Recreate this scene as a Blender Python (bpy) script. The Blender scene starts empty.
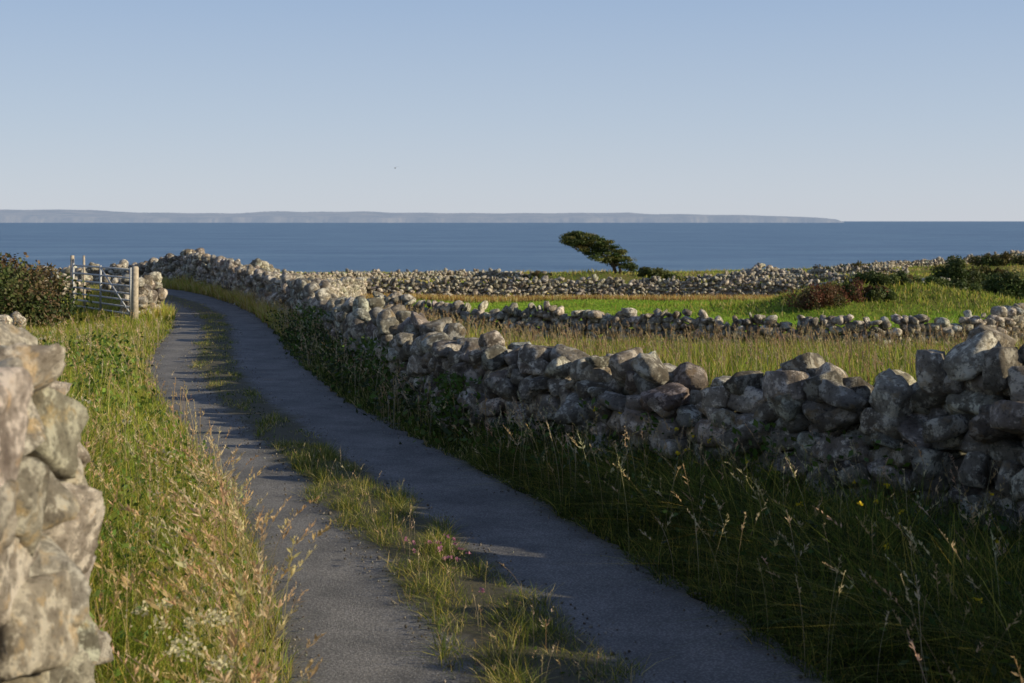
import bpy, bmesh, math, numpy as np
from mathutils import Vector
rng=np.random.default_rng(11)
sc=bpy.context.scene
sc.view_settings.view_transform='Standard'
try: sc.view_settings.look='None'
except Exception: pass
sc.view_settings.exposure=0
# ---------------------------------------------------------------- camera
EYE=2.4
cam=bpy.data.cameras.new('camera'); camo=bpy.data.objects.new('camera',cam); sc.collection.objects.link(camo)
camo.location=(0,0,EYE); camo.rotation_euler=(math.radians(90),0,0)
cam.lens=50; cam.sensor_width=36; cam.shift_y=-120.5/1024
cam.clip_start=0.1; cam.clip_end=90000
cam.dof.use_dof=True; cam.dof.focus_distance=15; cam.dof.aperture_fstop=4.5
sc.camera=camo
# ---------------------------------------------------------------- light
EL=math.radians(19.0); az=math.radians(-13)
sd=Vector((math.cos(az)*math.cos(EL),math.sin(az)*math.cos(EL),math.sin(EL)))
sun=bpy.data.lights.new('sun','SUN'); sun.energy=5.0; sun.angle=math.radians(0.5); sun.color=(1.0,0.86,0.62)
so=bpy.data.objects.new('sun',sun); sc.collection.objects.link(so); so.rotation_euler=sd.to_track_quat('Z','Y').to_euler()
w=bpy.data.worlds.new('World'); sc.world=w; w.use_nodes=True
nt=w.node_tree; bg=nt.nodes['Background']; sky=nt.nodes.new('ShaderNodeTexSky'); sky.sky_type='NISHITA'
sky.sun_disc=False; sky.sun_elevation=EL; sky.sun_rotation=math.atan2(sd.x,sd.y); sky.air_density=1.0; sky.dust_density=0.4; sky.ozone_density=2.0
g=nt.nodes.new('ShaderNodeNewGeometry'); sp=nt.nodes.new('ShaderNodeSeparateXYZ'); nt.links.new(g.outputs['Incoming'],sp.inputs[0])
ab=nt.nodes.new('ShaderNodeMath'); ab.operation='ABSOLUTE'; nt.links.new(sp.outputs[2],ab.inputs[0])
rp=nt.nodes.new('ShaderNodeValToRGB'); st=[(0.0,(4.9,5.25,5.85)),(.02,(4.65,5.15,5.9)),(.07,(3.95,4.7,5.8)),(.16,(2.85,3.85,5.5)),(.38,(1.35,1.85,3.1)),(1.0,(.85,1.2,2.2))]
e=rp.color_ramp.elements
while len(e)<len(st): e.new(.5)
for i,(p,c) in enumerate(st): e[i].position=p; e[i].color=(*[q/6 for q in c],1)
nt.links.new(ab.outputs[0],rp.inputs[0])
sc6=nt.nodes.new('ShaderNodeVectorMath'); sc6.operation='SCALE'; sc6.inputs['Scale'].default_value=6.0; nt.links.new(rp.outputs[0],sc6.inputs[0])
mx=nt.nodes.new('ShaderNodeMix'); mx.data_type='RGBA'; mx.inputs[0].default_value=.9; nt.links.new(sky.outputs[0],mx.inputs[6]); nt.links.new(sc6.outputs[0],mx.inputs[7])
nt.links.new(mx.outputs[2],bg.inputs[0]); bg.inputs[1].default_value=0.12
# ---------------------------------------------------------------- helpers
def sstep(a,b,x):
    t=np.clip((x-a)/(b-a),0,1); return t*t*(3-2*t)
def mesh_obj(name,V,F,mat=None,smooth=False,cols=None,parent=None):
    V=np.asarray(V,dtype=np.float32); F=np.asarray(F,dtype=np.int32)
    me=bpy.data.meshes.new(name); k=F.shape[1]
    me.vertices.add(len(V)); me.vertices.foreach_set('co',V.ravel())
    me.loops.add(F.size); me.loops.foreach_set('vertex_index',F.ravel())
    me.polygons.add(len(F)); me.polygons.foreach_set('loop_start',np.arange(len(F),dtype=np.int32)*k)
    me.polygons.foreach_set('loop_total',np.full(len(F),k,dtype=np.int32))
    me.polygons.foreach_set('use_smooth',np.full(len(F),smooth,dtype=bool))
    me.update(calc_edges=True)
    if cols is not None:
        c=np.ones((len(V),4),dtype=np.float32); c[:,:3]=cols
        a=me.color_attributes.new('col','FLOAT_COLOR','POINT'); a.data.foreach_set('color',c.ravel())
    o=bpy.data.objects.new(name,me); sc.collection.objects.link(o)
    if mat: me.materials.append(mat)
    if parent: o.parent=parent
    return o
def noise2(x,y,s,seed=0):
    r=np.random.default_rng(100+seed); v=0
    for k in range(6):
        a=r.uniform(0,6.283); f=r.uniform(.6,1.7)/s; v=v+np.sin((x*np.cos(a)+y*np.sin(a))*f*6.283+r.uniform(0,6.28))
    return v/6*1.6
# ---------------------------------------------------------------- layout curves (metres)
RY=[-8,0,4,7.4,9,10.4,12.2,14.9,19,23,26.5,31.3,36.3,41,45,49,53,57]
RL=[.5,0,-.6,-1.22,-1.57,-1.95,-2.46,-3.35,-4.75,-5.95,-6.7,-7.5,-8.7,-10.4,-12.3,-15,-19,-25]
RR=[3.3,3.0,2.4,1.68,1.2,.79,.25,-.75,-2.2,-3.3,-4.1,-5.2,-6.5,-8.0,-9.5,-11.3,-14.5,-19]
_yy=np.linspace(-8,57,400)
def smooth(a):
    v=np.interp(_yy,RY,a); k=np.ones(13)/13; p=np.pad(v,6,mode='edge'); return np.convolve(p,k,'valid')
_L=smooth(RL); _R=smooth(RR)
Lx=lambda y: np.interp(y,_yy,_L)
Rx=lambda y: np.interp(y,_yy,_R)
WP=np.array([(5.0,-6,1.45),(4.8,0,1.45),(4.5,5,1.45),(4.2,8,1.42),(3.6,10,1.38),(2.55,11.2,1.20),(1.6,12.2,1.06),(.48,14.2,1.04),(-.6,16.3,.95),(-1.5,19.6,.88),(-2.9,25.5,.88),(-4.9,32.8,.90),(-7.5,41,.96),(-9.8,47,1.1),(-11.6,51.5,1.28),(-14.5,55.5,.9),(-20,60,.8)])
Wx=lambda y: np.interp(y,WP[:,1],WP[:,0])
HY=[-50,15,25,42,60,80,110,130,170,200,260,330,500,3000]
HR=[0,-.1,-.4,-1.05,-1.5,-2.0,-2.6,-3.1,-3.8,-5.5,-12,-19,-30,-60]
HLy=[-50,50,60,80,110,130,170,200,260,330,500,3000]
HLz=[0,0,-.4,-1.5,-2.6,-3.1,-3.8,-5.5,-12,-19,-30,-60]
def g2(x,y,cx,cy,sx,sy): return np.exp(-((x-cx)/sx)**2-((y-cy)/sy)**2)
def H(x,y):
    x=np.asarray(x,float); y=np.asarray(y,float)
    t=sstep(0.3,6.0,x-Wx(y)); t=np.where(y>60,1,t)
    z=(1-t)*np.interp(y,HLy,HLz)+t*np.interp(y,HY,HR)
    dl=Lx(y)-x
    amp=np.interp(y,[0,6,10,16,24,50],[.55,.5,.32,.15,-.02,-.05])
    z=z+amp*sstep(.15,1.6,dl)*(1-sstep(50,60,y))
    dr=x-Rx(y); z=z+.10*sstep(.1,.8,dr)*(1-t)*(1-sstep(50,58,y))
    z=z+.95*g2(x,y,15.2,63,3.6,5)+.75*g2(x,y,19.5,66,4.0,5)+.5*g2(x,y,12.7,60,1.8,3)
    z=z+1.15*g2(x,y,6.2,104,6.0,9)
    z=z+2.5*g2(x,y,78,170,34,45)+.6*g2(x,y,32,118,12,12)
    off=np.maximum(sstep(.3,3,dl),t)
    z=z+off*(noise2(x,y,9,1)*.09+noise2(x,y,2.3,2)*.035)
    return z
# ---------------------------------------------------------------- material helpers
def newmat(name):
    m=bpy.data.materials.new(name); m.use_nodes=True; m.node_tree.nodes.clear(); return m,m.node_tree.nodes,m.node_tree.links
def N(ns,t,**kw):
    n=ns.new(t)
    for k,v in kw.items():
        if k in n.inputs: n.inputs[k].default_value=v
        else: setattr(n,k,v)
    return n
def ramp(ns,stops):
    r=ns.new('ShaderNodeValToRGB'); e=r.color_ramp.elements
    while len(e)<len(stops): e.new(.5)
    for i,(p,c) in enumerate(stops):
        e[i].position=p; e[i].color=(*c,1) if len(c)==3 else c
    return r
def mixc(ns,ls,fac,a,b,mode='MIX'):
    m=ns.new('ShaderNodeMix'); m.data_type='RGBA'; m.blend_type=mode
    for s,v in ((m.inputs[0],fac),(m.inputs[6],a),(m.inputs[7],b)):
        if hasattr(v,'type') and hasattr(v,'node'): ls.new(v,s)
        elif isinstance(v,(int,float)): s.default_value=v
        else: s.default_value=(*v,1)
    return m.outputs[2]
def stone_mat(name,scale=1.0,gain=1.0,warm=1.0,dark=.8):
    m,ns,ls=newmat(name)
    out=N(ns,'ShaderNodeOutputMaterial'); b=N(ns,'ShaderNodeBsdfPrincipled',Roughness=.92); b.inputs['Specular IOR Level'].default_value=.15
    tc=N(ns,'ShaderNodeTexCoord'); att=N(ns,'ShaderNodeAttribute',attribute_name='col')
    n1=N(ns,'ShaderNodeTexNoise',Scale=3.5*scale,Detail=8.0,Roughness=.65); ls.new(tc.outputs['Object'],n1.inputs['Vector'])
    r1=ramp(ns,[(.34,(.12*gain,.102*gain,.08*gain)),(.5,(.25*gain,.225*gain,.185*gain)),(.66,(.41*gain,.375*gain,.31*gain))]); ls.new(n1.outputs[0],r1.inputs[0])
    n2=N(ns,'ShaderNodeTexNoise',Scale=7.0*scale,Detail=8.0,Roughness=.72); ls.new(tc.outputs['Object'],n2.inputs['Vector'])
    r2=ramp(ns,[(.51,(0,0,0)),(.57,(1,1,1))]); ls.new(n2.outputs[0],r2.inputs[0])
    c=mixc(ns,ls,r2.outputs[0],r1.outputs[0],(min(.72,.60*gain),min(.67,.56*gain),min(.56,.47*gain)))
    n3=N(ns,'ShaderNodeTexNoise',Scale=5.0*scale,Detail=6.0,Roughness=.7); n3.noise_dimensions='4D'; n3.inputs['W'].default_value=4.2; ls.new(tc.outputs['Object'],n3.inputs['Vector'])
    r3=ramp(ns,[(.55,(0,0,0)),(.65,(.6,.6,.6))]); ls.new(n3.outputs[0],r3.inputs[0])
    c=mixc(ns,ls,r3.outputs[0],c,(.38*warm,.27*warm,.13*warm))
    n5=N(ns,'ShaderNodeTexNoise',Scale=24.0*scale,Detail=5.0,Roughness=.7); ls.new(tc.outputs['Object'],n5.inputs['Vector'])
    r5=ramp(ns,[(.55,(0,0,0)),(.62,(dark,dark,dark))]); ls.new(n5.outputs[0],r5.inputs[0])
    c=mixc(ns,ls,r5.outputs[0],c,(.085,.075,.06))
    c=mixc(ns,ls,1.0,c,att.outputs['Color'],'MULTIPLY'); ls.new(c,b.inputs['Base Color'])
    n4=N(ns,'ShaderNodeTexNoise',Scale=9.0*scale,Detail=12.0,Roughness=.74); ls.new(tc.outputs['Object'],n4.inputs['Vector'])
    bp=N(ns,'ShaderNodeBump',Strength=1.0,Distance=.09/scale); ls.new(n4.outputs[0],bp.inputs['Height']); ls.new(bp.outputs[0],b.inputs['Normal'])
    ls.new(b.outputs[0],out.inputs[0]); return m
def leaf_mat(name,trans=.35,rough=.7):
    m,ns,ls=newmat(name); out=N(ns,'ShaderNodeOutputMaterial'); att=N(ns,'ShaderNodeAttribute',attribute_name='col')
    b=N(ns,'ShaderNodeBsdfPrincipled',Roughness=rough); b.inputs['Specular IOR Level'].default_value=.25
    t=N(ns,'ShaderNodeBsdfTranslucent'); mx=N(ns,'ShaderNodeMixShader'); mx.inputs[0].default_value=trans
    ls.new(att.outputs['Color'],b.inputs['Base Color']); ls.new(att.outputs['Color'],t.inputs['Color'])
    ls.new(b.outputs[0],mx.inputs[1]); ls.new(t.outputs[0],mx.inputs[2]); ls.new(mx.outputs[0],out.inputs[0]); return m
M_STONE=stone_mat('limestone',1.2,1.15,1.0,.7); M_STONE_NEAR=stone_mat('limestone_near',1.8,1.6,1.9,.5); M_STONE_FAR=stone_mat('limestone_far',1.0,1.2,1.2,.6); M_GRAV=stone_mat('gravel_stone',1,.9)
M_GRASS=leaf_mat('grass_blades',.45); M_LEAF=leaf_mat('leaves',.25,.55)
def plain(name,col,rough=.6,metal=0,noise=.15,scale=20):
    m,ns,ls=newmat(name); out=N(ns,'ShaderNodeOutputMaterial'); b=N(ns,'ShaderNodeBsdfPrincipled',Roughness=rough,Metallic=metal)
    tc=N(ns,'ShaderNodeTexCoord'); n=N(ns,'ShaderNodeTexNoise',Scale=scale,Detail=5.0); ls.new(tc.outputs['Object'],n.inputs['Vector'])
    r=ramp(ns,[(.3,tuple(c*(1-noise*2) for c in col)),(.7,tuple(min(1,c*(1+noise)) for c in col))]); ls.new(n.outputs[0],r.inputs[0]); ls.new(r.outputs[0],b.inputs['Base Color']); ls.new(b.outputs[0],out.inputs[0]); return m
# ---------------------------------------------------------------- ground
def axis(a,b,fine_a,fine_b,st,gr):
    c=list(np.arange(fine_a,fine_b+st,st)); s=st
    while c[-1]<b: s*=gr; c.append(c[-1]+s)
    s=st; d=[fine_a]
    while d[-1]>a: s*=gr; d.append(d[-1]-s)
    return np.array(d[1:][::-1]+c)
gx=axis(-900,900,-14,20,.25,1.07); gy=axis(-80,1200,-6,62,.25,1.05)
GX,GY=np.meshgrid(gx,gy); GZ=H(GX,GY)
inroad=(GX>Lx(GY)-.05)&(GX<Rx(GY)+.05)&(GY<57)
def mound(x,y): return np.clip(g2(x,y,17,64,6.5,6)*1.6,0,1)
def gcol(x,y):
    n=noise2(x,y,6,5)*.5+.5; n=np.clip(n+.25*noise2(x,y,1.3,6),0,1)[...,None]
    turf=np.array([.055,.07,.022]); dry=np.array([.17,.14,.06]); past=np.array([.17,.29,.035]); past2=np.array([.22,.30,.05])
    c=turf*(1-n)+dry*n
    pf=(sstep(40,42,y)*(1-sstep(76,80,y))*sstep(-9,-6,x)*(1-sstep(20,24,x)))[...,None]
    c=c*(1-pf)+(past*(1-n)+past2*n)*pf
    mm=mound(x,y)[...,None]; c=c*(1-mm)+(np.array([.09,.13,.03])*(1-n)+np.array([.2,.19,.06])*n)*mm
    far=(sstep(80,90,y))[...,None]; fc=np.array([.13,.17,.04])*(1-n)+np.array([.24,.20,.08])*n
    c=c*(1-far)+fc*far
    dl=Lx(y)-x; dr=x-Rx(y); rd=np.maximum(dl,dr); v=((1-sstep(0,.5,rd))*(y<57))[...,None]
    c=c*(1-v)+np.array([.07,.065,.045])*v
    return c
V=np.stack([GX.ravel(),GY.ravel(),GZ.ravel()-0.02*inroad.ravel()],1)
ny,nx=GX.shape; I=np.arange(ny*nx).reshape(ny,nx)
F=np.stack([I[:-1,:-1].ravel(),I[:-1,1:].ravel(),I[1:,1:].ravel(),I[1:,:-1].ravel()],1)
m,ns,ls=newmat('turf'); out=N(ns,'ShaderNodeOutputMaterial'); b=N(ns,'ShaderNodeBsdfPrincipled',Roughness=1.0); b.inputs['Specular IOR Level'].default_value=.05
tc=N(ns,'ShaderNodeTexCoord'); att=N(ns,'ShaderNodeAttribute',attribute_name='col')
n1=N(ns,'ShaderNodeTexNoise',Scale=3.0,Detail=10.0,Roughness=.75); ls.new(tc.outputs['Object'],n1.inputs['Vector'])
r=ramp(ns,[(.3,(.5,.5,.5)),(.7,(1.4,1.35,1.2))]); ls.new(n1.outputs[0],r.inputs[0])
c=mixc(ns,ls,1.0,att.outputs['Color'],r.outputs[0],'MULTIPLY'); ls.new(c,b.inputs['Base Color'])
n2=N(ns,'ShaderNodeTexNoise',Scale=12.0,Detail=8.0,Roughness=.8); ls.new(tc.outputs['Object'],n2.inputs['Vector'])
bp=N(ns,'ShaderNodeBump',Strength=1.0,Distance=.12); ls.new(n2.outputs[0],bp.inputs['Height']); ls.new(bp.outputs[0],b.inputs['Normal']); ls.new(b.outputs[0],out.inputs[0])
mesh_obj('ground',V,F,m,True,gcol(V[:,0],V[:,1]))
# ---------------------------------------------------------------- lane
ys=np.arange(-7.9,56.9,.12); U=np.linspace(0,1,25)
Yc,Uc=np.meshgrid(ys,U,indexing='ij')
le=Lx(Yc)+.10*noise2(Yc*0,Yc,1.1,11)+.05*noise2(Yc*0,Yc,.35,12); re=Rx(Yc)+.08*noise2(Yc*0+5,Yc,1.3,13)+.05*noise2(Yc*0,Yc,.3,14)
X=le*(1-Uc)+re*Uc
SFY=[0,7.4,12,19,30,50]; SFV=[.5,.49,.43,.43,.45,.45]
sf=np.interp(Yc,SFY,SFV)
Z=.012+.02*(1-np.abs(2*Uc-1)**4)+.02*np.exp(-((Uc-sf)/.1)**2)-.012*np.exp(-((Uc-.25)/.1)**2)-.012*np.exp(-((Uc-.77)/.1)**2)+H(X*0+(Lx(Yc)+Rx(Yc))/2,Yc)
cols=np.stack([Uc.ravel(),sf.ravel(),Uc.ravel()*0],1)
ny,nx=X.shape; I=np.arange(ny*nx).reshape(ny,nx)
F=np.stack([I[:-1,:-1].ravel(),I[:-1,1:].ravel(),I[1:,1:].ravel(),I[1:,:-1].ravel()],1)
m,ns,ls=newmat('worn_asphalt'); out=N(ns,'ShaderNodeOutputMaterial'); b=N(ns,'ShaderNodeBsdfPrincipled',Roughness=.85); b.inputs['Specular IOR Level'].default_value=.3
tc=N(ns,'ShaderNodeTexCoord'); att=N(ns,'ShaderNodeAttribute',attribute_name='col'); sx=N(ns,'ShaderNodeSeparateColor'); ls.new(att.outputs['Color'],sx.inputs[0])
n1=N(ns,'ShaderNodeTexNoise',Scale=1.6,Detail=9.0,Roughness=.68); ls.new(tc.outputs['Object'],n1.inputs['Vector'])
r1=ramp(ns,[(.32,(.165,.162,.158)),(.68,(.33,.318,.30))]); ls.new(n1.outputs[0],r1.inputs[0])
v=N(ns,'ShaderNodeTexVoronoi',Scale=60.0); ls.new(tc.outputs['Object'],v.inputs['Vector'])
rv=ramp(ns,[(0,(1.3,1.3,1.3)),(.6,(.6,.6,.6))]); ls.new(v.outputs['Distance'],rv.inputs[0])
c=mixc(ns,ls,1.0,r1.outputs[0],rv.outputs[0],'MULTIPLY')
s1=N(ns,'ShaderNodeMath',operation='SUBTRACT'); ls.new(sx.outputs[0],s1.inputs[0]); ls.new(sx.outputs[1],s1.inputs[1])
s2=N(ns,'ShaderNodeMath',operation='ABSOLUTE'); ls.new(s1.outputs[0],s2.inputs[0])
n3=N(ns,'ShaderNodeTexNoise',Scale=5.0,Detail=8.0,Roughness=.7); ls.new(tc.outputs['Object'],n3.inputs['Vector'])
s3=N(ns,'ShaderNodeMath',operation='MULTIPLY_ADD'); ls.new(n3.outputs[0],s3.inputs[0]); s3.inputs[1].default_value=.22; ls.new(s2.outputs[0],s3.inputs[2])
rs=ramp(ns,[(.20,(1,1,1)),(.27,(0,0,0))]); ls.new(s3.outputs[0],rs.inputs[0])
c=mixc(ns,ls,rs.outputs[0],c,(.10,.09,.055))
e1=N(ns,'ShaderNodeMath',operation='SUBTRACT'); ls.new(sx.outputs[0],e1.inputs[0]); e1.inputs[1].default_value=.5
e2=N(ns,'ShaderNodeMath',operation='ABSOLUTE'); ls.new(e1.outputs[0],e2.inputs[0])
e3=N(ns,'ShaderNodeMath',operation='MULTIPLY_ADD'); ls.new(n3.outputs[0],e3.inputs[0]); e3.inputs[1].default_value=.2; ls.new(e2.outputs[0],e3.inputs[2])
re_=ramp(ns,[(.53,(0,0,0)),(.62,(.85,.85,.85))]); ls.new(e3.outputs[0],re_.inputs[0])
c=mixc(ns,ls,re_.outputs[0],c,(.15,.13,.10)); ls.new(c,b.inputs['Base Color'])
n4=N(ns,'ShaderNodeTexNoise',Scale=60.0,Detail=5.0,Roughness=.7); ls.new(tc.outputs['Object'],n4.inputs['Vector'])
bp=N(ns,'ShaderNodeBump',Strength=.8,Distance=.015); ls.new(n4.outputs[0],bp.inputs['Height']); ls.new(bp.outputs[0],b.inputs['Normal']); ls.new(b.outputs[0],out.inputs[0])
mesh_obj('lane',np.stack([X.ravel(),Yc.ravel(),Z.ravel()],1),F,m,True,cols)
# ---------------------------------------------------------------- sea
m,ns,ls=newmat('sea_water'); out=N(ns,'ShaderNodeOutputMaterial'); b=N(ns,'ShaderNodeBsdfPrincipled',Roughness=.45); b.inputs['Specular IOR Level'].default_value=.24
tc=N(ns,'ShaderNodeTexCoord'); mp=N(ns,'ShaderNodeMapping'); mp.inputs['Scale'].default_value=(.006,.012,1); ls.new(tc.outputs['Object'],mp.inputs[0])
n1=N(ns,'ShaderNodeTexNoise',Scale=1.0,Detail=12.0,Roughness=.8); ls.new(mp.outputs[0],n1.inputs['Vector'])
r=ramp(ns,[(.36,(.09,.18,.32)),(.5,(.125,.23,.37)),(.64,(.19,.31,.45))]); ls.new(n1.outputs[0],r.inputs[0]); ls.new(r.outputs[0],b.inputs['Base Color'])
mp2=N(ns,'ShaderNodeMapping'); mp2.inputs['Scale'].default_value=(.06,.22,1); ls.new(tc.outputs['Object'],mp2.inputs[0])
n2=N(ns,'ShaderNodeTexNoise',Scale=1.0,Detail=7.0,Roughness=.65); ls.new(mp2.outputs[0],n2.inputs['Vector'])
bp=N(ns,'ShaderNodeBump',Strength=1.0,Distance=2.0); ls.new(n2.outputs[0],bp.inputs['Height']); ls.new(bp.outputs[0],b.inputs['Normal']); ls.new(b.outputs[0],out.inputs[0])
mesh_obj('sea',[(-70000,150,-15),(70000,150,-15),(70000,70000,-15),(-70000,70000,-15)],[(0,1,2,3)],m)
# ---------------------------------------------------------------- distant headland
D=14000.0; NH=700
hx=np.linspace(-7600,3260,NH); pxs=512+hx*1422/D
top=np.interp(pxs,[-300,0,45,70,110,200,245,260,280,350,380,480,560,640,660,700,740,790,825,838,845],[208.5,208.3,208.3,210.3,211.5,212.3,210.2,209.8,210.8,210.2,211.5,212.2,212,211.5,212.8,213.3,214,215,216.8,218.2,222])
tz=(221-top)*D/1422+rng.normal(0,.8,NH)+2*np.sin(hx/90)
cl_=.42+.25*sstep(1200,2200,hx)
yo=D+60*np.sin(hx/700)+25*np.sin(hx/150+1)+18*np.sin(hx/61)
rows=[]
for fy,fz in ((0,0),(40,1),(160,1.25),(700,1.7),(1500,0),(2800,.5)):
    ff=np.ones(NH)*.5 if fy==2800 else (np.ones(NH) if fy==1500 else np.clip(cl_*fz,0,.93))
    rows.append(np.stack([hx+rng.normal(0,5,NH),yo+fy+rng.normal(0,5,NH),-15+(tz+15)*ff],1))
V=np.concatenate(rows); I=np.arange(len(V)).reshape(len(rows),NH)
F=np.stack([I[:-1,:-1].ravel(),I[:-1,1:].ravel(),I[1:,1:].ravel(),I[1:,:-1].ravel()],1)
m,ns,ls=newmat('land_painted_haze'); out=N(ns,'ShaderNodeOutputMaterial'); b=N(ns,'ShaderNodeBsdfPrincipled',Roughness=1.0); b.inputs['Specular IOR Level'].default_value=0
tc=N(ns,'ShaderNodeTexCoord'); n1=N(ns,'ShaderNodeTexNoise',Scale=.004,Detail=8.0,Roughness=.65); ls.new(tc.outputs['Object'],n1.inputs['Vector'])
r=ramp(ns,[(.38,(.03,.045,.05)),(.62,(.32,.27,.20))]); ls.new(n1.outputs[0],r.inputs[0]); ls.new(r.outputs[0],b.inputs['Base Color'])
em=N(ns,'ShaderNodeEmission',Strength=1.0); em.inputs[0].default_value=(.34,.41,.53,1); mxs=N(ns,'ShaderNodeMixShader'); mxs.inputs[0].default_value=.72  # bluish glow mixed into the land material stands in for airlight haze
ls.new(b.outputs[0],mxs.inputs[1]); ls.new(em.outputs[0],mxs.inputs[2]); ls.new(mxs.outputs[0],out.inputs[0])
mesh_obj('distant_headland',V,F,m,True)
# ---------------------------------------------------------------- stones
def ico(sub):
    bm=bmesh.new(); bmesh.ops.create_icosphere(bm,subdivisions=sub,radius=1); v=np.array([x.co[:] for x in bm.verts]); bm.verts.ensure_lookup_table()
    f=np.array([[a.index for a in q.verts] for q in bm.faces]); bm.free(); return v/np.linalg.norm(v,axis=1)[:,None],f
def templates(sub,n,p=14,rough=.03,oct2=0.0):
    v,f=ico(sub); T=[]
    for k in range(n):
        q=rng.integers(5,9); d=rng.normal(size=(q,3)); d/=np.linalg.norm(d,axis=1)[:,None]
        ax=np.concatenate([np.eye(3),-np.eye(3)])+rng.normal(0,.16,(6,3)); ax/=np.linalg.norm(ax,axis=1)[:,None]
        d=np.concatenate([d,ax]); h=np.concatenate([rng.uniform(.58,1.0,q),rng.uniform(.60,.85,6)])
        dot=np.maximum(v@d.T,0)/h; rr=(dot**p).sum(1)**(-1/p)
        nn=0
        for s in range(10):
            a=rng.normal(size=3)*rng.uniform(2,8); nn=nn+np.sin(v@a+rng.uniform(0,6))/ (1+np.linalg.norm(a)*.25)
        n2_=0
        if oct2:
            for s in range(14):
                a=rng.normal(size=3)*rng.uniform(8,20); n2_=n2_+np.abs(np.sin(v@a+rng.uniform(0,6)))/14
        rr=rr*(1+rough*nn)*(1-oct2*n2_); P=v*rr[:,None]; P/= np.abs(P).max(0)[None]*.6+.4*np.abs(P).max(); T.append(P)
    return np.array(T),f
def rotm(a,b_,c_):
    ca,sa,cb,sb,cc,s_=np.cos(a),np.sin(a),np.cos(b_),np.sin(b_),np.cos(c_),np.sin(c_)
    R=np.empty((len(a),3,3)); R[:,0,0]=cb*cc;R[:,0,1]=sa*sb*cc-ca*s_;R[:,0,2]=ca*sb*cc+sa*s_
    R[:,1,0]=cb*s_;R[:,1,1]=sa*sb*s_+ca*cc;R[:,1,2]=ca*sb*s_-sa*cc
    R[:,2,0]=-sb;R[:,2,1]=sa*cb;R[:,2,2]=ca*cb; return R
def stones_mesh(name,C,S,ang,tilt,T,f,mat,tintr=(.62,1.3)):
    n=len(C); R=rotm(rng.normal(0,1,n)*tilt,rng.normal(0,1,n)*tilt,ang+rng.normal(0,1,n)*tilt*.7)
    ti=rng.integers(0,len(T),n); P=T[ti]*S[:,None,:]*rng.choice([-1,1],size=(n,1,1))
    P=np.einsum('nij,nkj->nki',R,P)+C[:,None,:]
    nv=T.shape[1]; fl=(f[None]+ (np.arange(n)*nv)[:,None,None]).reshape(-1,3)
    t=rng.uniform(*tintr,n)[:,None]*(1+rng.normal(0,.035,(n,3))*np.array([1,.4,-1]))
    return mesh_obj(name,P.reshape(-1,3),fl,mat,True,np.repeat(t,nv,0))
def wall(name,pts,size,thick,T,f,mat,two=True,tilt=.22,jag=.12,fill=.60,batter=0.,seed=31,tintr=(.62,1.3)):
    pts=np.array(pts,float); sg=np.r_[0,np.cumsum(np.hypot(np.diff(pts[:,0]),np.diff(pts[:,1])))]
    L=sg[-1]; at=lambda s:(np.interp(s,sg,pts[:,0]),np.interp(s,sg,pts[:,1]),np.interp(s,sg,pts[:,2]))
    C=[];S=[];A=[]
    sides=(-1,1) if two else (0,)
    for sd_ in sides:
        z=-.05
        while z<pts[:,2].max()+.1:
            rh=size*rng.uniform(.45,.8); s=rng.uniform(-size,0)
            while s<L:
                wd=size*rng.uniform(.5,1.55); sc_=s+wd/2; s+=wd*.92
                x,y,h=at(sc_); h=h-size*.22+jag*float(noise2(np.array(sc_),np.array(0.),1.5,seed))*.6
                if z+rh*.45>h: continue
                x2,y2,_=at(sc_+.1); x1,y1,_=at(sc_-.1); a=math.atan2(y2-y1,x2-x1)
                hh=rh*rng.uniform(.85,1.3); off=sd_*(thick*.24+batter*max(0,1-z/h))+rng.normal(0,.05*thick/.4)
                toprow=(z+rh*1.5>h)
                px=x-math.sin(a)*off; py=y+math.cos(a)*off
                if toprow:
                    wd*=rng.uniform(.55,1.05); hh*=rng.uniform(.7,1.4)
                    if rng.random()<jag: continue
                dpt=(thick*.33 if two else thick*.5)*rng.uniform(.8,1.25)
                C.append((px,py,float(H(x,y))+z+rh*.5+(hh-rh)*.2+rng.normal(0,.025))); S.append((wd*fill,dpt,hh*fill*1.03)); A.append(a)
            z+=rh*.9
    return stones_mesh(name,np.array(C),np.array(S),np.array(A),tilt,T,f,mat,tintr)
T3,f3=templates(3,32,44,.035,.06); T2,f2=templates(2,24,26,.025); T4,f4=templates(4,16,36,.04,.18)
k=next(i for i in range(len(WP)) if WP[i,1]>=19)
near=[tuple(p) for p in WP[:k+1]]; far=[tuple(p) for p in WP[k:]]
wall('dry_stone_wall',near,.28,.55,T3,f3,M_STONE,jag=.22,tilt=.30,fill=.60)
wall('dry_stone_wall',far,.28,.5,T2,f2,M_STONE_FAR,jag=.18,tilt=.32,fill=.59)
wall('dry_stone_wall',[(-1.60,2.0,1.70),(-1.66,4.2,1.74),(-1.76,4.9,1.66),(-2.4,6.0,1.3),(-4.2,9,1.1)],.30,.5,T4,f4,M_STONE_NEAR,jag=.2,tilt=.36,fill=.62,batter=.14,tintr=(.95,1.25))
wall('dry_stone_wall',[(-4.2,9,1.1),(-6.8,14,1.0),(-9.5,20,.7),(-10.3,26,.5),(-10.8,30.5,.4)],.30,.5,T2,f2,M_STONE_FAR,jag=.2,tilt=.3)
wall('dry_stone_wall',[(-9.25,34.6,1.0),(-9.3,36.5,.9),(-10.8,41,.7),(-12.8,45,.6)],.30,.5,T2,f2,M_STONE_FAR,jag=.2,tilt=.3)
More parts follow.
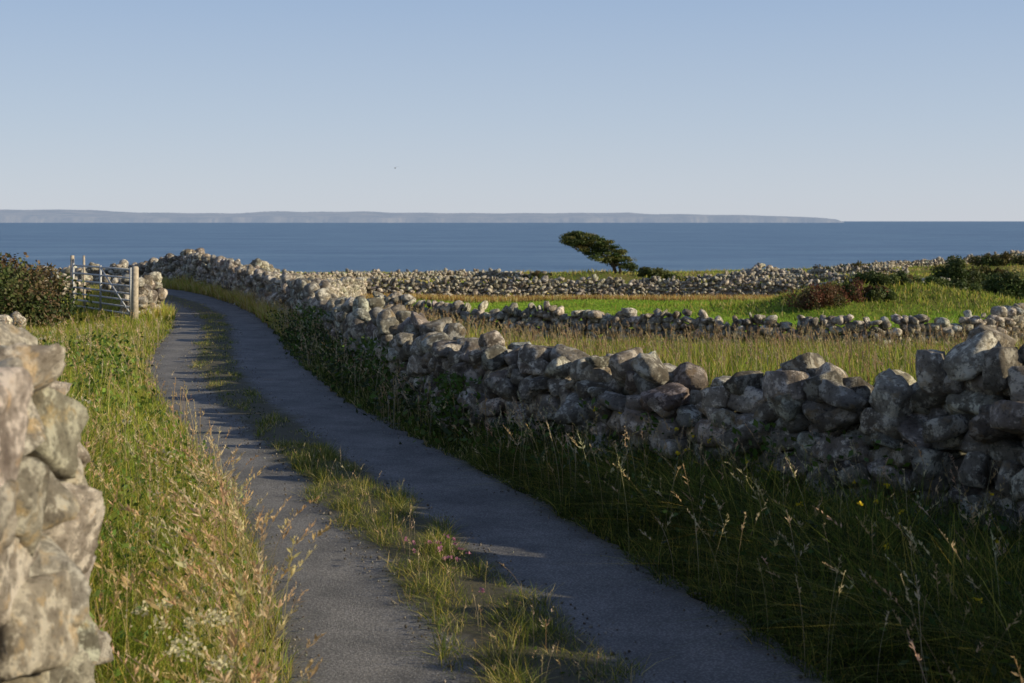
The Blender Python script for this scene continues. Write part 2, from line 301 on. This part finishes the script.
FW=[
 ([(-3.9,42,1.0),(0,39.5,1.0),(5,37.5,.85),(9,36,.8),(12,36,.9),(14,38,1.2),(18,42,1.2),(26,46,1.2)],.24),
 ([(-8.6,55,1.15),(-8.4,80,1.2),(-2,80.5,1.25),(8,81,1.25),(17,80,1.15),(24,78,1.1)],.28),
 ([(-8.6,48,1.2),(-8.6,56,1.2)],.28),
 ([(-22,118,.9),(-12,128,1.0),(-3,133,1.0),(3,128,.9)],.32),
 ([(14,114,.5),(17,112,.8),(24,112,.7),(29,110,.5)],.30),
 ([(-45,100,1.1),(-30,92,1.1),(-20,88,1.0),(-9,82,1.1)],.32),
 ([(20,132,.8),(28,126,.9),(35,126,.8)],.32),
 ([(34,150,.7),(44,158,.9),(60,160,1.0),(90,150,.9)],.36),
 ([(27,68,.8),(31,74,.8),(33,84,.7)],.28),
 ([(-48,52,1.0),(-30,50,1.0),(-17,47,.9)],.30),
 ([(-14.5,40,.9),(-13.2,44,.9)],.3),
]
for i,(p,s) in enumerate(FW):
    wall('dry_stone_wall',p,s,.5,T2,f2,M_STONE_FAR,two=False,jag=.20,tilt=.34,seed=60+i)
n=50; a=rng.uniform(0,6.28,n); rr=rng.uniform(0,1,n)**.5; hx_=20+rr*2.6*np.cos(a); hy_=113+rr*1.2*np.sin(a)
stones_mesh('stone_heap',np.stack([hx_,hy_,H(hx_,hy_)+(1-rr)*1.1+.3],1),rng.uniform(.15,.38,(n,3)),a,.5,T2,f2,M_STONE_FAR)
n=60; yy=rng.uniform(8,45,n); xx=Wx(yy)-rng.uniform(.2,.45,n)
stones_mesh('fallen_stones',np.stack([xx,yy,H(xx,yy)+.04],1),rng.uniform(.07,.16,(n,3)),yy,.5,T2,f2,M_STONE)
n=6000; yy=2+40*rng.random(n)**1.6; u=rng.random(n); which=rng.integers(0,4,n)
Lr,Rr=Lx(yy),Rx(yy); ww=Rr-Lr; sfr=np.interp(yy,SFY,SFV)
xx=np.where(which==0,Lr+np.abs(rng.normal(0,.12,n)),np.where(which==1,Rr-np.abs(rng.normal(0,.14,n)),Lr+ww*(sfr+rng.choice([-1,1],n)*(.15+rng.normal(0,.035,n)))))
v1,f1=ico(1); T1=np.array([v1*rng.uniform(.8,1.1,(len(v1),1)) for _ in range(8)])
s=rng.uniform(.004,.010,n)*(1+ (rng.random(n)<.03)*.8)
stones_mesh('gravel',np.stack([xx,yy,H((Lr+Rr)/2,yy)+.032+s*.3],1),s[:,None]*rng.uniform(.7,1.2,(n,3)),yy,1.,T1,f1,M_GRAV,(.7,1.2))
# ---------------------------------------------------------------- grass
def blade_arrays(P,h,w_,lean,c0,c1,rings=3,bias=(-.15,.05),pw=.7):
    n=len(P); a=rng.uniform(0,6.283,n); d=np.stack([np.cos(a)+bias[0],np.sin(a)+bias[1]],1); b_=rng.uniform(0,6.283,n); wv=np.stack([np.cos(b_),np.sin(b_),0*b_],1)
    V=np.empty((n,rings+1,2,3)); C=np.empty((n,rings+1,2,3))
    for k in range(rings+1):
        t=k/rings; c=P.copy(); c[:,2]+=h*t*(1-.35*np.clip(lean,0,1.8)*t); c[:,:2]+=d*(h*lean*t*t)[:,None]
        hw=(w_*.5*max((1-t)**pw,.06))[:,None]
        V[:,k,0]=c-wv*hw; V[:,k,1]=c+wv*hw; C[:,k,0]=C[:,k,1]=c0*(1-t)+c1*t
    tip=c
    base=(np.arange(n)*(rings+1)*2)[:,None]; F=[]
    for k in range(rings):
        F.append(base+np.array([2*k,2*k+1,2*k+3,2*k+2]))
    return V.reshape(-1,3),np.concatenate(F),C.reshape(-1,3),tip
class Acc:
    def __init__(s): s.V=[];s.F=[];s.C=[];s.n=0
    def add(s,V,F,C): s.V.append(V);s.F.append(F+s.n);s.C.append(C);s.n+=len(V)
    def obj(s,name,mat,parent=None): return mesh_obj(name,np.concatenate(s.V),np.concatenate(s.F),mat,False,np.concatenate(s.C),parent)
def pal(n,cols,wts,var=.18):
    cols=np.array(cols); i=rng.choice(len(cols),n,p=np.array(wts)/sum(wts)); return cols[i]*rng.uniform(1-var,1+var,(n,1))*(1+rng.normal(0,.06,(n,3)))
G_GREEN=(.125,.19,.027); G_LIME=(.29,.38,.055); G_YEL=(.49,.43,.10); G_STRAW=(.66,.53,.26); G_DARK=(.042,.062,.018); G_RUST=(.32,.18,.07); GR=(.10,.145,.024); GRL=(.2,.25,.045)
def clump(x,y,s,seed): return noise2(x,y,s,seed)*.5+.5
def scatter(n,x0,x1,y0,y1,mask,power=1.0):
    y=y0+(y1-y0)*rng.random(n)**power; x=x0+(x1-x0)*rng.random(n); k=rng.random(n)<mask(x,y); return x[k],y[k]
def put(acc,x,y,hmin,hmax,w_,lean,cols,wts,rings=3,tipmul=1.25,hs=None,bias=(-.15,.05)):
    n=len(x); P=np.stack([x,y,H(x,y)-.01],1); h=rng.uniform(hmin,hmax,n)
    if hs is not None: h=h*hs
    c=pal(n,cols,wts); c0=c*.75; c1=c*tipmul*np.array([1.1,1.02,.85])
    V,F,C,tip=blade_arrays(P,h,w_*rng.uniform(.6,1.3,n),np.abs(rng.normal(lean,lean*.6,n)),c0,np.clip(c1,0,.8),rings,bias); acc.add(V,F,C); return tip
verge=Acc()
lmask=lambda x,y: (Lx(y)-x>-.06-.10*noise2(x*0,y,.8,41))&(x<Lx(y)+.2)&~((x<-1.30)&(y<5.2)&(y>1.5)&(x>-2.1))
def left_zone(n,y0,y1,wd,pwr):
    y=y0+(y1-y0)*rng.random(n)**pwr; x=Lx(y)+.08-wd*rng.random(n)**1.15*1.0; return x,y
def split(x,y,s,seed,thr=.5):
    k=clump(x,y,s,seed)+rng.normal(0,.18,len(x))>thr; return k
x,y=left_zone(52000,3.0,13,3.6,1.0); k=lmask(x,y); x,y=x[k],y[k]; k0=split(x,y,1.5,71,.47)
for a_,cw in ((k0,[4,7,1.8,.8]),(~k0,[2,5,5,2.5])):
    X_,Y_=x[a_],y[a_]; dl=Lx(Y_)-X_; hs=(.35+.65*sstep(0,.5,dl))*(.6+.8*clump(X_,Y_,.9,42))
    put(verge,X_,Y_,.2,.60,.0068,.6,[G_GREEN,G_LIME,G_YEL,G_STRAW],cw,4,hs=hs,bias=(.1,-.05))
x,y=left_zone(56000,12,36,5.2,1.1); k=lmask(x,y); x,y=x[k],y[k]; k0=split(x,y,2.5,72,.47)
for a_,cw in ((k0,[5,7,1.5,.8]),(~k0,[2,5,4,1.8])):
    X_,Y_=x[a_],y[a_]; dl=Lx(Y_)-X_; hs=(.35+.65*sstep(0,.6,dl))*(.6+.8*clump(X_,Y_,1.6,43))*np.interp(Y_,[14,20,30],[1,.75,.5])
    put(verge,X_,Y_,.2,.58,.013,.4,[G_GREEN,G_LIME,G_YEL,G_STRAW],cw,3,hs=hs)
x,y=left_zone(14000,34,56,4,1.0); hs=.5+.6*clump(x,y,2,44)
put(verge,x,y,.2,.5,.025,.3,[G_LIME,G_YEL,G_STRAW],[4,3,1.5],2,hs=hs)
def right_zone(n,y0,y1,pwr=1.0,over=-.15):
    y=y0+(y1-y0)*rng.random(n)**pwr; a_=Rx(y)-.06-.08*noise2(y*0,y,.9,45); b_=Wx(y)-over-.30; return a_+(b_-a_)*rng.random(n),y
def nearw(x,y): return .65+.35*sstep(.2,1.0,Wx(y)-.4-x)
x,y=right_zone(74000,3,14); e=x-Rx(y); hs=(.3+.7*sstep(0,.7,e))*(.4+1.2*clump(x,y,1.1,46))*nearw(x,y); k0=split(x,y,1.3,75)
for a_,cw in ((k0,[4,4,.8,.4]),(~k0,[3,2.5,1.6,1.6])):
    put(verge,x[a_],y[a_],.2,.66,.0075,.85,[GR,G_DARK,GRL,G_YEL],cw,4,hs=hs[a_],bias=(-.35,-.1))
x,y=right_zone(36000,13.5,30); e=x-Rx(y); hs=(.35+.65*sstep(0,.5,e))*(.55+.8*clump(x,y,1.3,47))*nearw(x,y)
put(verge,x,y,.15,.5,.013,.45,[GR,G_DARK,GRL,G_STRAW],[4,3,1.5,1.2],3,hs=hs)
x,y=right_zone(14000,29,54); hs=.6+.6*clump(x,y,2,48)
put(verge,x,y,.2,.5,.022,.3,[G_YEL,G_LIME,G_STRAW,G_RUST],[3,2,3,1],2,hs=hs)
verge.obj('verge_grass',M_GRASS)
strip=Acc()
def mid(n,y0,y1,wd,pw=1.0):
    y=y0+(y1-y0)*rng.random(n)**pw; f_=np.interp(y,SFY,SFV); c_=Lx(y)*(1-f_)+Rx(y)*f_
    wv=wd*(.75+.4*noise2(y*0,y,1.7,49)); x=c_+rng.uniform(-1,1,n)*np.clip(wv,.15,1)*.62*(1-.35*rng.random(n)**2); k=rng.random(n)<(.35+.9*clump(x,y,.5,50)); return x[k],y[k]
x,y=mid(52000,3,15,.76); put(strip,x,y,.04,.17,.006,.8,[GR,GRL,G_YEL,G_STRAW],[4.5,3,1.2,1.5],3,hs=.45+1.05*clump(x,y,.6,51))
x,y=mid(26000,14,36,.66); put(strip,x,y,.04,.13,.012,.6,[GR,GRL,G_YEL,G_STRAW],[4,3,1.5,1.5],2,hs=.4+.9*clump(x,y,.8,51))
x,y=mid(4000,34,50,.6); put(strip,x,y,.03,.10,.02,.5,[G_LIME,G_YEL],[3,3],2)
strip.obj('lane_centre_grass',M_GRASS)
fld=Acc()
inf=lambda x,y:(x>Wx(y)+.35)
x,y=scatter(110000,-4,30,14,42,lambda x,y: inf(x,y)&(np.abs(x)<y*.40+1)&(y>22)&(y<np.interp(x,[-4,0,5,12,18],[41,38.5,36.5,39,42]))); hs=(.5+.75*clump(x,y,3,52))*np.interp(y,[30,35,38],[1,.75,.55])
put(fld,x,y,.22,.58,.018,.3,[G_GREEN,G_LIME,G_YEL,G_STRAW,G_RUST],[6,5,2,1.3,.4],3,hs=hs)
x,y=scatter(90000,-9,30,39,79,lambda x,y: inf(x,y)&(x<.4*y+1)&(y>np.interp(x,[-4,0,5,12,18],[42.3,40,38,39,43]))); f_=mound(x,y); mk=rng.random(len(x))<f_; pt=clump(x,y,7,57)+rng.normal(0,.15,len(x))>.42
a_=~mk&pt; put(fld,x[a_],y[a_],.05,.12,.05,.5,[(.22,.42,.04),(.29,.46,.06),(.38,.40,.08)],[4,4,.6],2)
a_=~mk&~pt; put(fld,x[a_],y[a_],.06,.15,.05,.5,[(.20,.36,.04),(.30,.42,.06),(.42,.40,.09)],[3,4,1.6],2)
put(fld,x[mk],y[mk],.10,.34,.045,.45,[G_GREEN,G_LIME,G_YEL,G_DARK,G_STRAW],[4,3.5,2,1.5,1],2,hs=.5+.9*clump(x[mk],y[mk],1.6,58))
x,y=scatter(12000,-9,22,76,79.8,lambda x,y: np.ones_like(x)>0); put(fld,x,y,.2,.4,.04,.3,[G_RUST,G_STRAW,G_YEL],[4,2,1],2)
x,y=scatter(60000,-60,75,80,190,lambda x,y: np.abs(x)<.42*y); k0=clump(x,y,14,54)>.5; hs=.4+.8*clump(x,y,9,53)
put(fld,x[k0],y[k0],.12,.35,.10,.4,[G_LIME,(.22,.33,.045),G_GREEN,G_YEL],[3,3,1,1],2,hs=hs[k0])
put(fld,x[~k0],y[~k0],.15,.5,.10,.4,[G_LIME,G_YEL,G_STRAW,(.2,.15,.08)],[2,3,2,2],2,hs=hs[~k0])
x,y=scatter(30000,-32,-8,36,100,lambda x,y: (x<Lx(y)-1)); put(fld,x,y,.12,.35,.05,.4,[G_GREEN,G_YEL,G_STRAW],[3,2,2],2)
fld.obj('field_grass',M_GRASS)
sh=Acc()
def seeds(x,y,hmin,hmax,wst,hl,cnt,lean=.25,cols=((.64,.49,.27),(.55,.40,.21),(.68,.56,.35))):
    n=len(x); P=np.stack([x,y,H(x,y)],1); h=rng.uniform(hmin,hmax,n); c=pal(n,cols,[1]*len(cols),.1)
    a=rng.uniform(0,6.283,n); d=np.stack([np.cos(a)-.3,np.sin(a)*.6],1); ln=np.abs(rng.normal(lean,.12,n)); R_=5
    wv=np.stack([np.cos(a+1.57),np.sin(a+1.57),0*a],1)
    V=np.empty((n,R_+1,2,3))
    def cen(t):
        q=P.copy(); q[:,2]+=h*t*(1-.3*ln*t); q[:,:2]+=d*(h*ln*t*t)[:,None]; return q
    for k in range(R_+1):
        q=cen(k/R_); V[:,k,0]=q-wv*wst*.5; V[:,k,1]=q+wv*wst*.5
    base=(np.arange(n)*(R_+1)*2)[:,None]; F=np.concatenate([base+np.array([2*k,2*k+1,2*k+3,2*k+2]) for k in range(R_)])
    sh.add(V.reshape(-1,3),F,np.repeat(c*.8,(R_+1)*2,0))
    for j in range(cnt):
        t=1-.22*rng.random(n); q=P+np.stack([d[:,0]*h*ln*t*t,d[:,1]*h*ln*t*t,h*t*(1-.3*ln*t)],1)
        dv=rng.normal(0,.45,(n,3)); dv[:,2]=rng.uniform(.5,1.1,n); dv[:,:2]+=d*ln[:,None]; L_=hl*rng.uniform(.5,1.1,n)*(1.15-(t-.78)/.22*.6)
        e=q+dv*L_[:,None]; s_=rng.normal(size=(n,3)); s_=np.cross(dv,s_); s_/=np.linalg.norm(s_,axis=1)[:,None]+1e-6; mdd=(q+e)/2; s_=s_*(L_*.16)[:,None]
        Q=np.stack([q,mdd+s_,e,mdd-s_],1).reshape(-1,3); sh.add(Q,(np.arange(n)*4)[:,None]+np.arange(4),np.repeat(c*1.1,4,0))
x,y=left_zone(900,3.6,13,2.6,1.0); k=(x<Lx(y)-.05)&~((x<-1.3)&(y<5.2)); seeds(x[k],y[k],.45,.85,.0025,.035,14)
y=rng.uniform(4.5,12,180); x=Lx(y)-rng.uniform(-.04,.3,180); seeds(x,y,.4,.8,.003,.042,18,.5)
y=rng.uniform(5,9,36); x=Lx(y)-rng.uniform(-.02,.25,36); seeds(x,y,.75,1.05,.0035,.05,24,.45)
x,y=left_zone(900,12,30,4.5,1.0); seeds(x,y,.35,.65,.005,.045,9)
x,y=right_zone(450,5,14); seeds(x,y,.4,.80,.0028,.035,12,.35)
x,y=right_zone(700,13,45); seeds(x,y,.3,.65,.005,.04,8)
x,y=mid(220,5,14,.6); seeds(x,y,.12,.3,.002,.02,9)
x,y=scatter(3500,-4,20,22,37,lambda x,y: inf(x,y)&(np.abs(x)<y*.40)); seeds(x,y,.4,.75,.010,.06,6,.2,((.45,.33,.17),(.34,.24,.13),(.5,.4,.24)))
sh.obj('grass_seed_heads',M_GRASS)
# ---------------------------------------------------------------- leaves
def leaves(acc,P,size,c,nrm=None,asp=.5,up=.4):
    n=len(P); u=rng.normal(size=(n,3)); u/=np.linalg.norm(u,axis=1)[:,None]
    v=rng.normal(size=(n,3))
    if nrm is not None: v=nrm+v*.6
    v=np.cross(u,v); v/=np.linalg.norm(v,axis=1)[:,None]+1e-6; s=(size*rng.uniform(.6,1.3,n))[:,None]
    Q=np.stack([P-u*s*.5,P+v*s*.5*asp+u*s*.05,P+u*s*.5,P-v*s*.5*asp+u*s*.05],1).reshape(-1,3)
    acc.add(Q,(np.arange(n)*4)[:,None]+np.arange(4),np.repeat(c,4,0))
wd=Acc()
def weeds(x,y,hh,leaf,per,cols,wts,spread=.12):
    n=len(x)
    for j in range(per):
        t=rng.random(n)**.7; P=np.stack([x+rng.normal(0,spread,n),y+rng.normal(0,spread,n),H(x,y)+hh*t],1); leaves(wd,P,leaf,pal(n,cols,wts),asp=.55)
W_C=[(.09,.15,.022),(.18,.26,.04),(.08,.16,.03)]
x,y=left_zone(420,5,13,2.4,1.0); k=x<Lx(y)-.25; weeds(x[k],y[k],.40,.055,16,W_C,[2,2,2])
x,y=left_zone(600,12,26,4.0,1.0); k=x<Lx(y)-.3; weeds(x[k],y[k],.40,.08,12,W_C,[2,2,1])
x,y=right_zone(420,4,14); k=x>Rx(y)+.3; weeds(x[k],y[k],.36,.06,16,[W_C[0],G_DARK,(.06,.11,.03)],[2,3,2])
x,y=right_zone(380,13,32); weeds(x,y,.4,.08,10,[W_C[0],G_DARK],[2,3])
yy=np.r_[rng.normal(15.6,.25,16),rng.normal(19.5,.5,14),rng.normal(27,1.2,16),rng.normal(11.4,.6,12)]; xx=Wx(yy)-.42+rng.normal(0,.06,len(yy)); weeds(xx,yy,.7,.07,34,[W_C[0],(.08,.14,.03)],[1,1],.10)
x,y=mid(260,4,30,.5); weeds(x,y,.06,.035,8,[W_C[0],G_DARK],[1,1],.06)
wd.obj('verge_weeds',M_LEAF)
fl=Acc()
def flowers(x,y,z,size,col,k=9,spread=.02):
    n=len(x)
    for j in range(k):
        P=np.stack([x+rng.normal(0,spread,n),y+rng.normal(0,spread,n),H(x,y)+z+rng.normal(0,spread*.6,n)],1); leaves(fl,P,size,np.tile(np.array(col),(n,1))*rng.uniform(.8,1.1,(n,1)),asp=.9)
def fgroup(x,y,z,size,col,k=9,spread=.02):
    x=np.array(x);y=np.array(y);z=np.array(z); flowers(x,y,z,size,col,k,spread)
    V,F,C,_=blade_arrays(np.stack([x,y,H(x,y)],1),z,np.full(len(x),.004),np.zeros(len(x)),np.tile(np.array([.08,.12,.03]),(len(x),1)),np.tile(np.array([.1,.15,.04]),(len(x),1)),2); fl.add(V,F,C)
n=16; y=rng.uniform(8.6,10,n); x=-.35-.22*(y-9)+rng.normal(0,.10,n); fgroup(x,y,rng.uniform(.14,.22,n),.02,(.6,.28,.38),9,.010)
n=26; y=rng.uniform(7,13,n); x=Rx(y)+rng.uniform(.6,1.9,n); fgroup(x,y,rng.uniform(.40,.65,n),.022,(.80,.60,.03),7,.010)
n=11; y=rng.uniform(5.3,6.4,n); x=Lx(y)-rng.uniform(.1,.6,n); fgroup(x,y,rng.uniform(.56,.74,n),.018,(.74,.70,.46),40,.026)
n=18; y=rng.uniform(9,26,n); x=Lx(y)-rng.uniform(.4,2.5,n); fgroup(x,y,rng.uniform(.45,.6,n),.025,(.65,.6,.42),10,.025)
fl.obj('wildflowers',M_GRASS)
# ---------------------------------------------------------------- branches + bushes + tree
def tube(pts,rad,segs=7):
    pts=np.array(pts,float); V=[];F=[]
    for i,p in enumerate(pts):
        t=pts[min(i+1,len(pts)-1)]-pts[max(i-1,0)]; t/=np.linalg.norm(t)+1e-9; a=np.cross(t,[.3,.9,.1]); a/=np.linalg.norm(a); b_=np.cross(t,a)
        for k in range(segs):
            th=6.283*k/segs; V.append(p+(a*math.cos(th)+b_*math.sin(th))*rad[i])
    for i in range(len(pts)-1):
        for k in range(segs): F.append((i*segs+k,i*segs+(k+1)%segs,(i+1)*segs+(k+1)%segs,(i+1)*segs+k))
    return np.array(V),np.array(F)
M_BARK=plain('bark',(.10,.08,.06),.9,0,.3,12)
def empty(name,loc=(0,0,0)):
    e=bpy.data.objects.new(name,None); sc.collection.objects.link(e); e.location=(0,0,0); return e
def bush(name,cx,cy,rx,ry,rz,nclump,nleaf,lsize,cols,wts,zoff=.5):
    e=empty(name); z0=float(H(cx,cy)); A=Acc(); B=Acc()
    d=rng.normal(size=(nclump,3)); d/=np.linalg.norm(d,axis=1)[:,None]; d[:,2]=np.abs(d[:,2]); r=rng.uniform(.35,.85,(nclump,1)); cc=d*r*np.array([rx,ry,rz])+np.array([cx,cy,z0+rz*.1])
    cc[:,2]+= (H(cc[:,0],cc[:,1])-z0)
    cs=rng.uniform(.18,.42,nclump)*min(rx,rz*1.3)
    cl=pal(nclump,cols,wts,.3)
    i=rng.integers(0,nclump,nleaf); dd=rng.normal(size=(nleaf,3)); dd/=np.linalg.norm(dd,axis=1)[:,None]; P=cc[i]+dd*(cs[i]*rng.uniform(.5,1.25,nleaf))[:,None]
    leaves(A,P,lsize,cl[i]*rng.uniform(.8,1.2,(nleaf,1)),dd,asp=.7)
    for k in range(min(nclump,14)):
        mid_=(np.array([cx,cy,z0])+cc[k])/2+rng.normal(0,.1,3); V,F=tube([(cx+rng.normal(0,.1),cy+rng.normal(0,.1),z0-.1),mid_,cc[k]],[.04,.025,.008],5); B.add(V,F,np.ones((len(V),3)))
    A.obj('foliage',M_LEAF,e); B.obj('stems',M_BARK,e)
DK=(.06,.085,.022)
bush('bush',28.0,90,1.35,1.0,2.5,34,10000,.15,[DK,(.08,.115,.028)],[1,1])
bush('bush',29.6,91,1.0,1.0,1.5,20,5000,.15,[DK,(.08,.115,.028)],[1,1])
bush('bush',26.0,74,1.6,1.2,1.5,28,10000,.13,[DK,(.08,.115,.028)],[1,1])
bush('bush',28.2,76,1.4,1.0,1.1,16,6000,.13,[DK,(.08,.115,.028)],[1,1])
bush('bramble_bush',12.4,57.5,1.4,1.2,.85,34,9000,.08,[(.16,.06,.032),(.2,.11,.05),(.08,.08,.028)],[3,2,2])
bush('bramble_bush',14.6,59,2.0,1.1,.6,26,7000,.09,[DK,(.15,.07,.035),(.09,.12,.03)],[3,2,2])
bush('bramble_bush',16.6,63,2.2,1.3,.5,26,7000,.10,[DK,(.09,.12,.03)],[2,2])
bush('bramble_bush',20.2,66,2.4,1.3,.5,26,7000,.10,[DK,(.09,.12,.03)],[2,2])
bush('bramble_bush',10.4,102,3.0,1.3,.7,24,6000,.15,[DK,(.10,.11,.03)],[2,2])
bush('bramble_bush',1.5,103,2.2,1.3,.45,16,3000,.13,[(.10,.12,.03),(.16,.13,.05)],[2,2])
bush('bramble_bush',27,104,3.2,1.3,.8,26,7000,.15,[DK,(.13,.09,.035)],[2,2])
bush('bramble_bush',37,112,3.2,1.3,.8,26,7000,.15,[DK,(.11,.10,.03)],[2,2])
bush('bramble_bush',33,140,5,1.5,1.0,30,8000,.18,[DK,(.11,.10,.03)],[2,2])
bush('bramble_bush',52,150,6,1.5,1.1,30,8000,.18,[DK,(.11,.10,.03)],[2,2])
bush('hedge',-12.9,34.5,2.4,1.2,1.35,64,30000,.10,[DK,(.09,.10,.028),(.17,.12,.055)],[3,3,1.5])
bush('hedge',-16.8,37,2.6,1.2,1.3,44,16000,.11,[DK,(.09,.10,.028)],[3,3])
bush('hedge',-11.6,31.8,1.6,1.0,1.25,50,26000,.085,[DK,(.09,.10,.028),(.17,.11,.055)],[4,2,1.5])
te=empty('wind_bent_tree'); bx,by=7.6,104.; bz=float(H(bx,by))
B=Acc(); A=Acc()
trunk=[(bx,by,bz-.2),(bx-.15,by,bz+.45),(bx-.55,by+.05,bz+.95),(bx-1.2,by,bz+1.5),(bx-2.0,by,bz+2.0),(bx-2.9,by,bz+2.45)]
V,F=tube(trunk,[.17,.14,.11,.085,.055,.02],8); B.add(V,F,np.ones((len(V),3)))
V,F=tube([(bx+.35,by+.2,bz-.2),(bx+.3,by+.2,bz+.5),(bx-.1,by+.1,bz+1.0),(bx-.7,by,bz+1.35)],[.12,.09,.06,.03],7); B.add(V,F,np.ones((len(V),3)))
cc=[];cs=[]
for k in range(170):
    t=rng.random()**.9; cxp=bx+1.3-5.0*t
    topz=bz+np.interp(t,[0,.12,.3,.55,.8,.95,1],[.7,1.6,2.35,2.9,3.1,3.0,2.8]); botz=bz+np.interp(t,[0,.2,.4,.6,.8,1],[.1,.35,.65,1.05,1.6,2.3])
    zz=botz+(topz-botz)*rng.uniform(.05,.92); cc.append((cxp,by+rng.normal(0,.6),zz)); cs.append(rng.uniform(.16,.36))
cc=np.array(cc); cs=np.array(cs); cl=pal(len(cc),[(.06,.085,.022),(.09,.12,.03),(.18,.18,.05)],[3,3,2.2],.25)
n=30000; i=rng.integers(0,len(cc),n); dd=rng.normal(size=(n,3)); dd/=np.linalg.norm(dd,axis=1)[:,None]; P=cc[i]+dd*np.array([1.6,1,.6])*(cs[i]*rng.uniform(.2,1.15,n))[:,None]
leaves(A,P,.11,cl[i]*rng.uniform(.8,1.25,(n,1)),dd,asp=.7)
for k in range(0,170,4):
    j=np.argmin([np.hypot(cc[k,0]+.5-p[0],cc[k,2]-.5-p[2]) for p in trunk]); p0=np.array(trunk[j]); V,F=tube([p0,(p0+cc[k])/2+np.array([.1,0,-.08]),cc[k]],[.04,.025,.008],5); B.add(V,F,np.ones((len(V),3)))
A.obj('crown',M_LEAF,te); B.obj('trunk',M_BARK,te)
# ---------------------------------------------------------------- farm gate
ge=empty('farm_gate'); M_GAL=plain('galvanised_steel',(.55,.56,.56),.5,.1,.1,30); M_POST=plain('weathered_post',(.50,.43,.33),.85,0,.2,15)
def bx_tube(name,pts,rad,mat,segs=10):
    V,F=tube(pts,rad,segs)
    o=mesh_obj(name,V,F,mat,True,None,ge); bm=bmesh.new(); bm.from_mesh(o.data); bmesh.ops.holes_fill(bm,edges=[e_ for e_ in bm.edges if e_.is_boundary],sides=segs+1); bm.to_mesh(o.data); bm.free()
g0=np.array([-9.0,33.6]); g1=np.array([-11.4,37.0]); zg=.08
for i,hb in enumerate((.12,.28,.44,.60,.78,.97,1.17)):
    bx_tube('bar_%d'%(i+1),[(*g0,zg+hb),(*g1,zg+hb)],[.024]*2,M_GAL)
for i,t in enumerate((.0,.5,1.0)):
    p=g0*(1-t)+g1*t; bx_tube('upright_%d'%(i+1),[(p[0],p[1]-.04,zg+.08),(p[0],p[1]-.04,zg+1.22)],[.028]*2,M_GAL)
bx_tube('brace',[(g0[0],g0[1]-.05,zg+.12),((g0[0]+g1[0])/2,(g0[1]+g1[1])/2-.05,zg+1.17)],[.02]*2,M_GAL)
bx_tube('hanging_post',[(-8.86,33.4,-.1),(-8.86,33.4,.6),(-8.85,33.4,1.30),(-8.85,33.4,1.34)],[.09,.085,.08,.055],M_POST,12)
bx_tube('latch_post',[(-11.5,37.2,-.1),(-11.5,37.2,1.5)],[.06,.05],M_POST)
bx_tube('latch_stay',[(-11.15,37.1,-.1),(-11.17,37.1,1.5)],[.035,.03],M_POST)
# ---------------------------------------------------------------- bird
bm=bmesh.new()
c0=np.array([-7.4,90,5.75])
def q(*pts):
    bm.faces.new([bm.verts.new(tuple(c0+np.array(p))) for p in pts])
V,F=tube([(0,-.17,0),(0,-.12,.01),(0,0,.01),(0,.1,0),(0,.18,-.01)],[.008,.03,.04,.028,.006],8); bmv=[bm.verts.new(tuple(c0+np.array([v[0],v[1],v[2]]))) for v in V]
for f_ in F: bm.faces.new([bmv[j] for j in f_])
for s in (-1,1):
    q((s*.02,-.06,.02),(s*.02,.06,.02),(s*.18,.03,.09),(s*.18,-.05,.09)); q((s*.18,-.05,.09),(s*.18,.03,.09),(s*.38,.06,.05))
q((-.02,.14,0),(.02,.14,0),(.05,.25,0),(-.05,.25,0))
me=bpy.data.meshes.new('bird'); bm.to_mesh(me); bm.free(); me.materials.append(plain('feathers',(.12,.12,.13),.8)); sc.collection.objects.link(bpy.data.objects.new('bird',me))
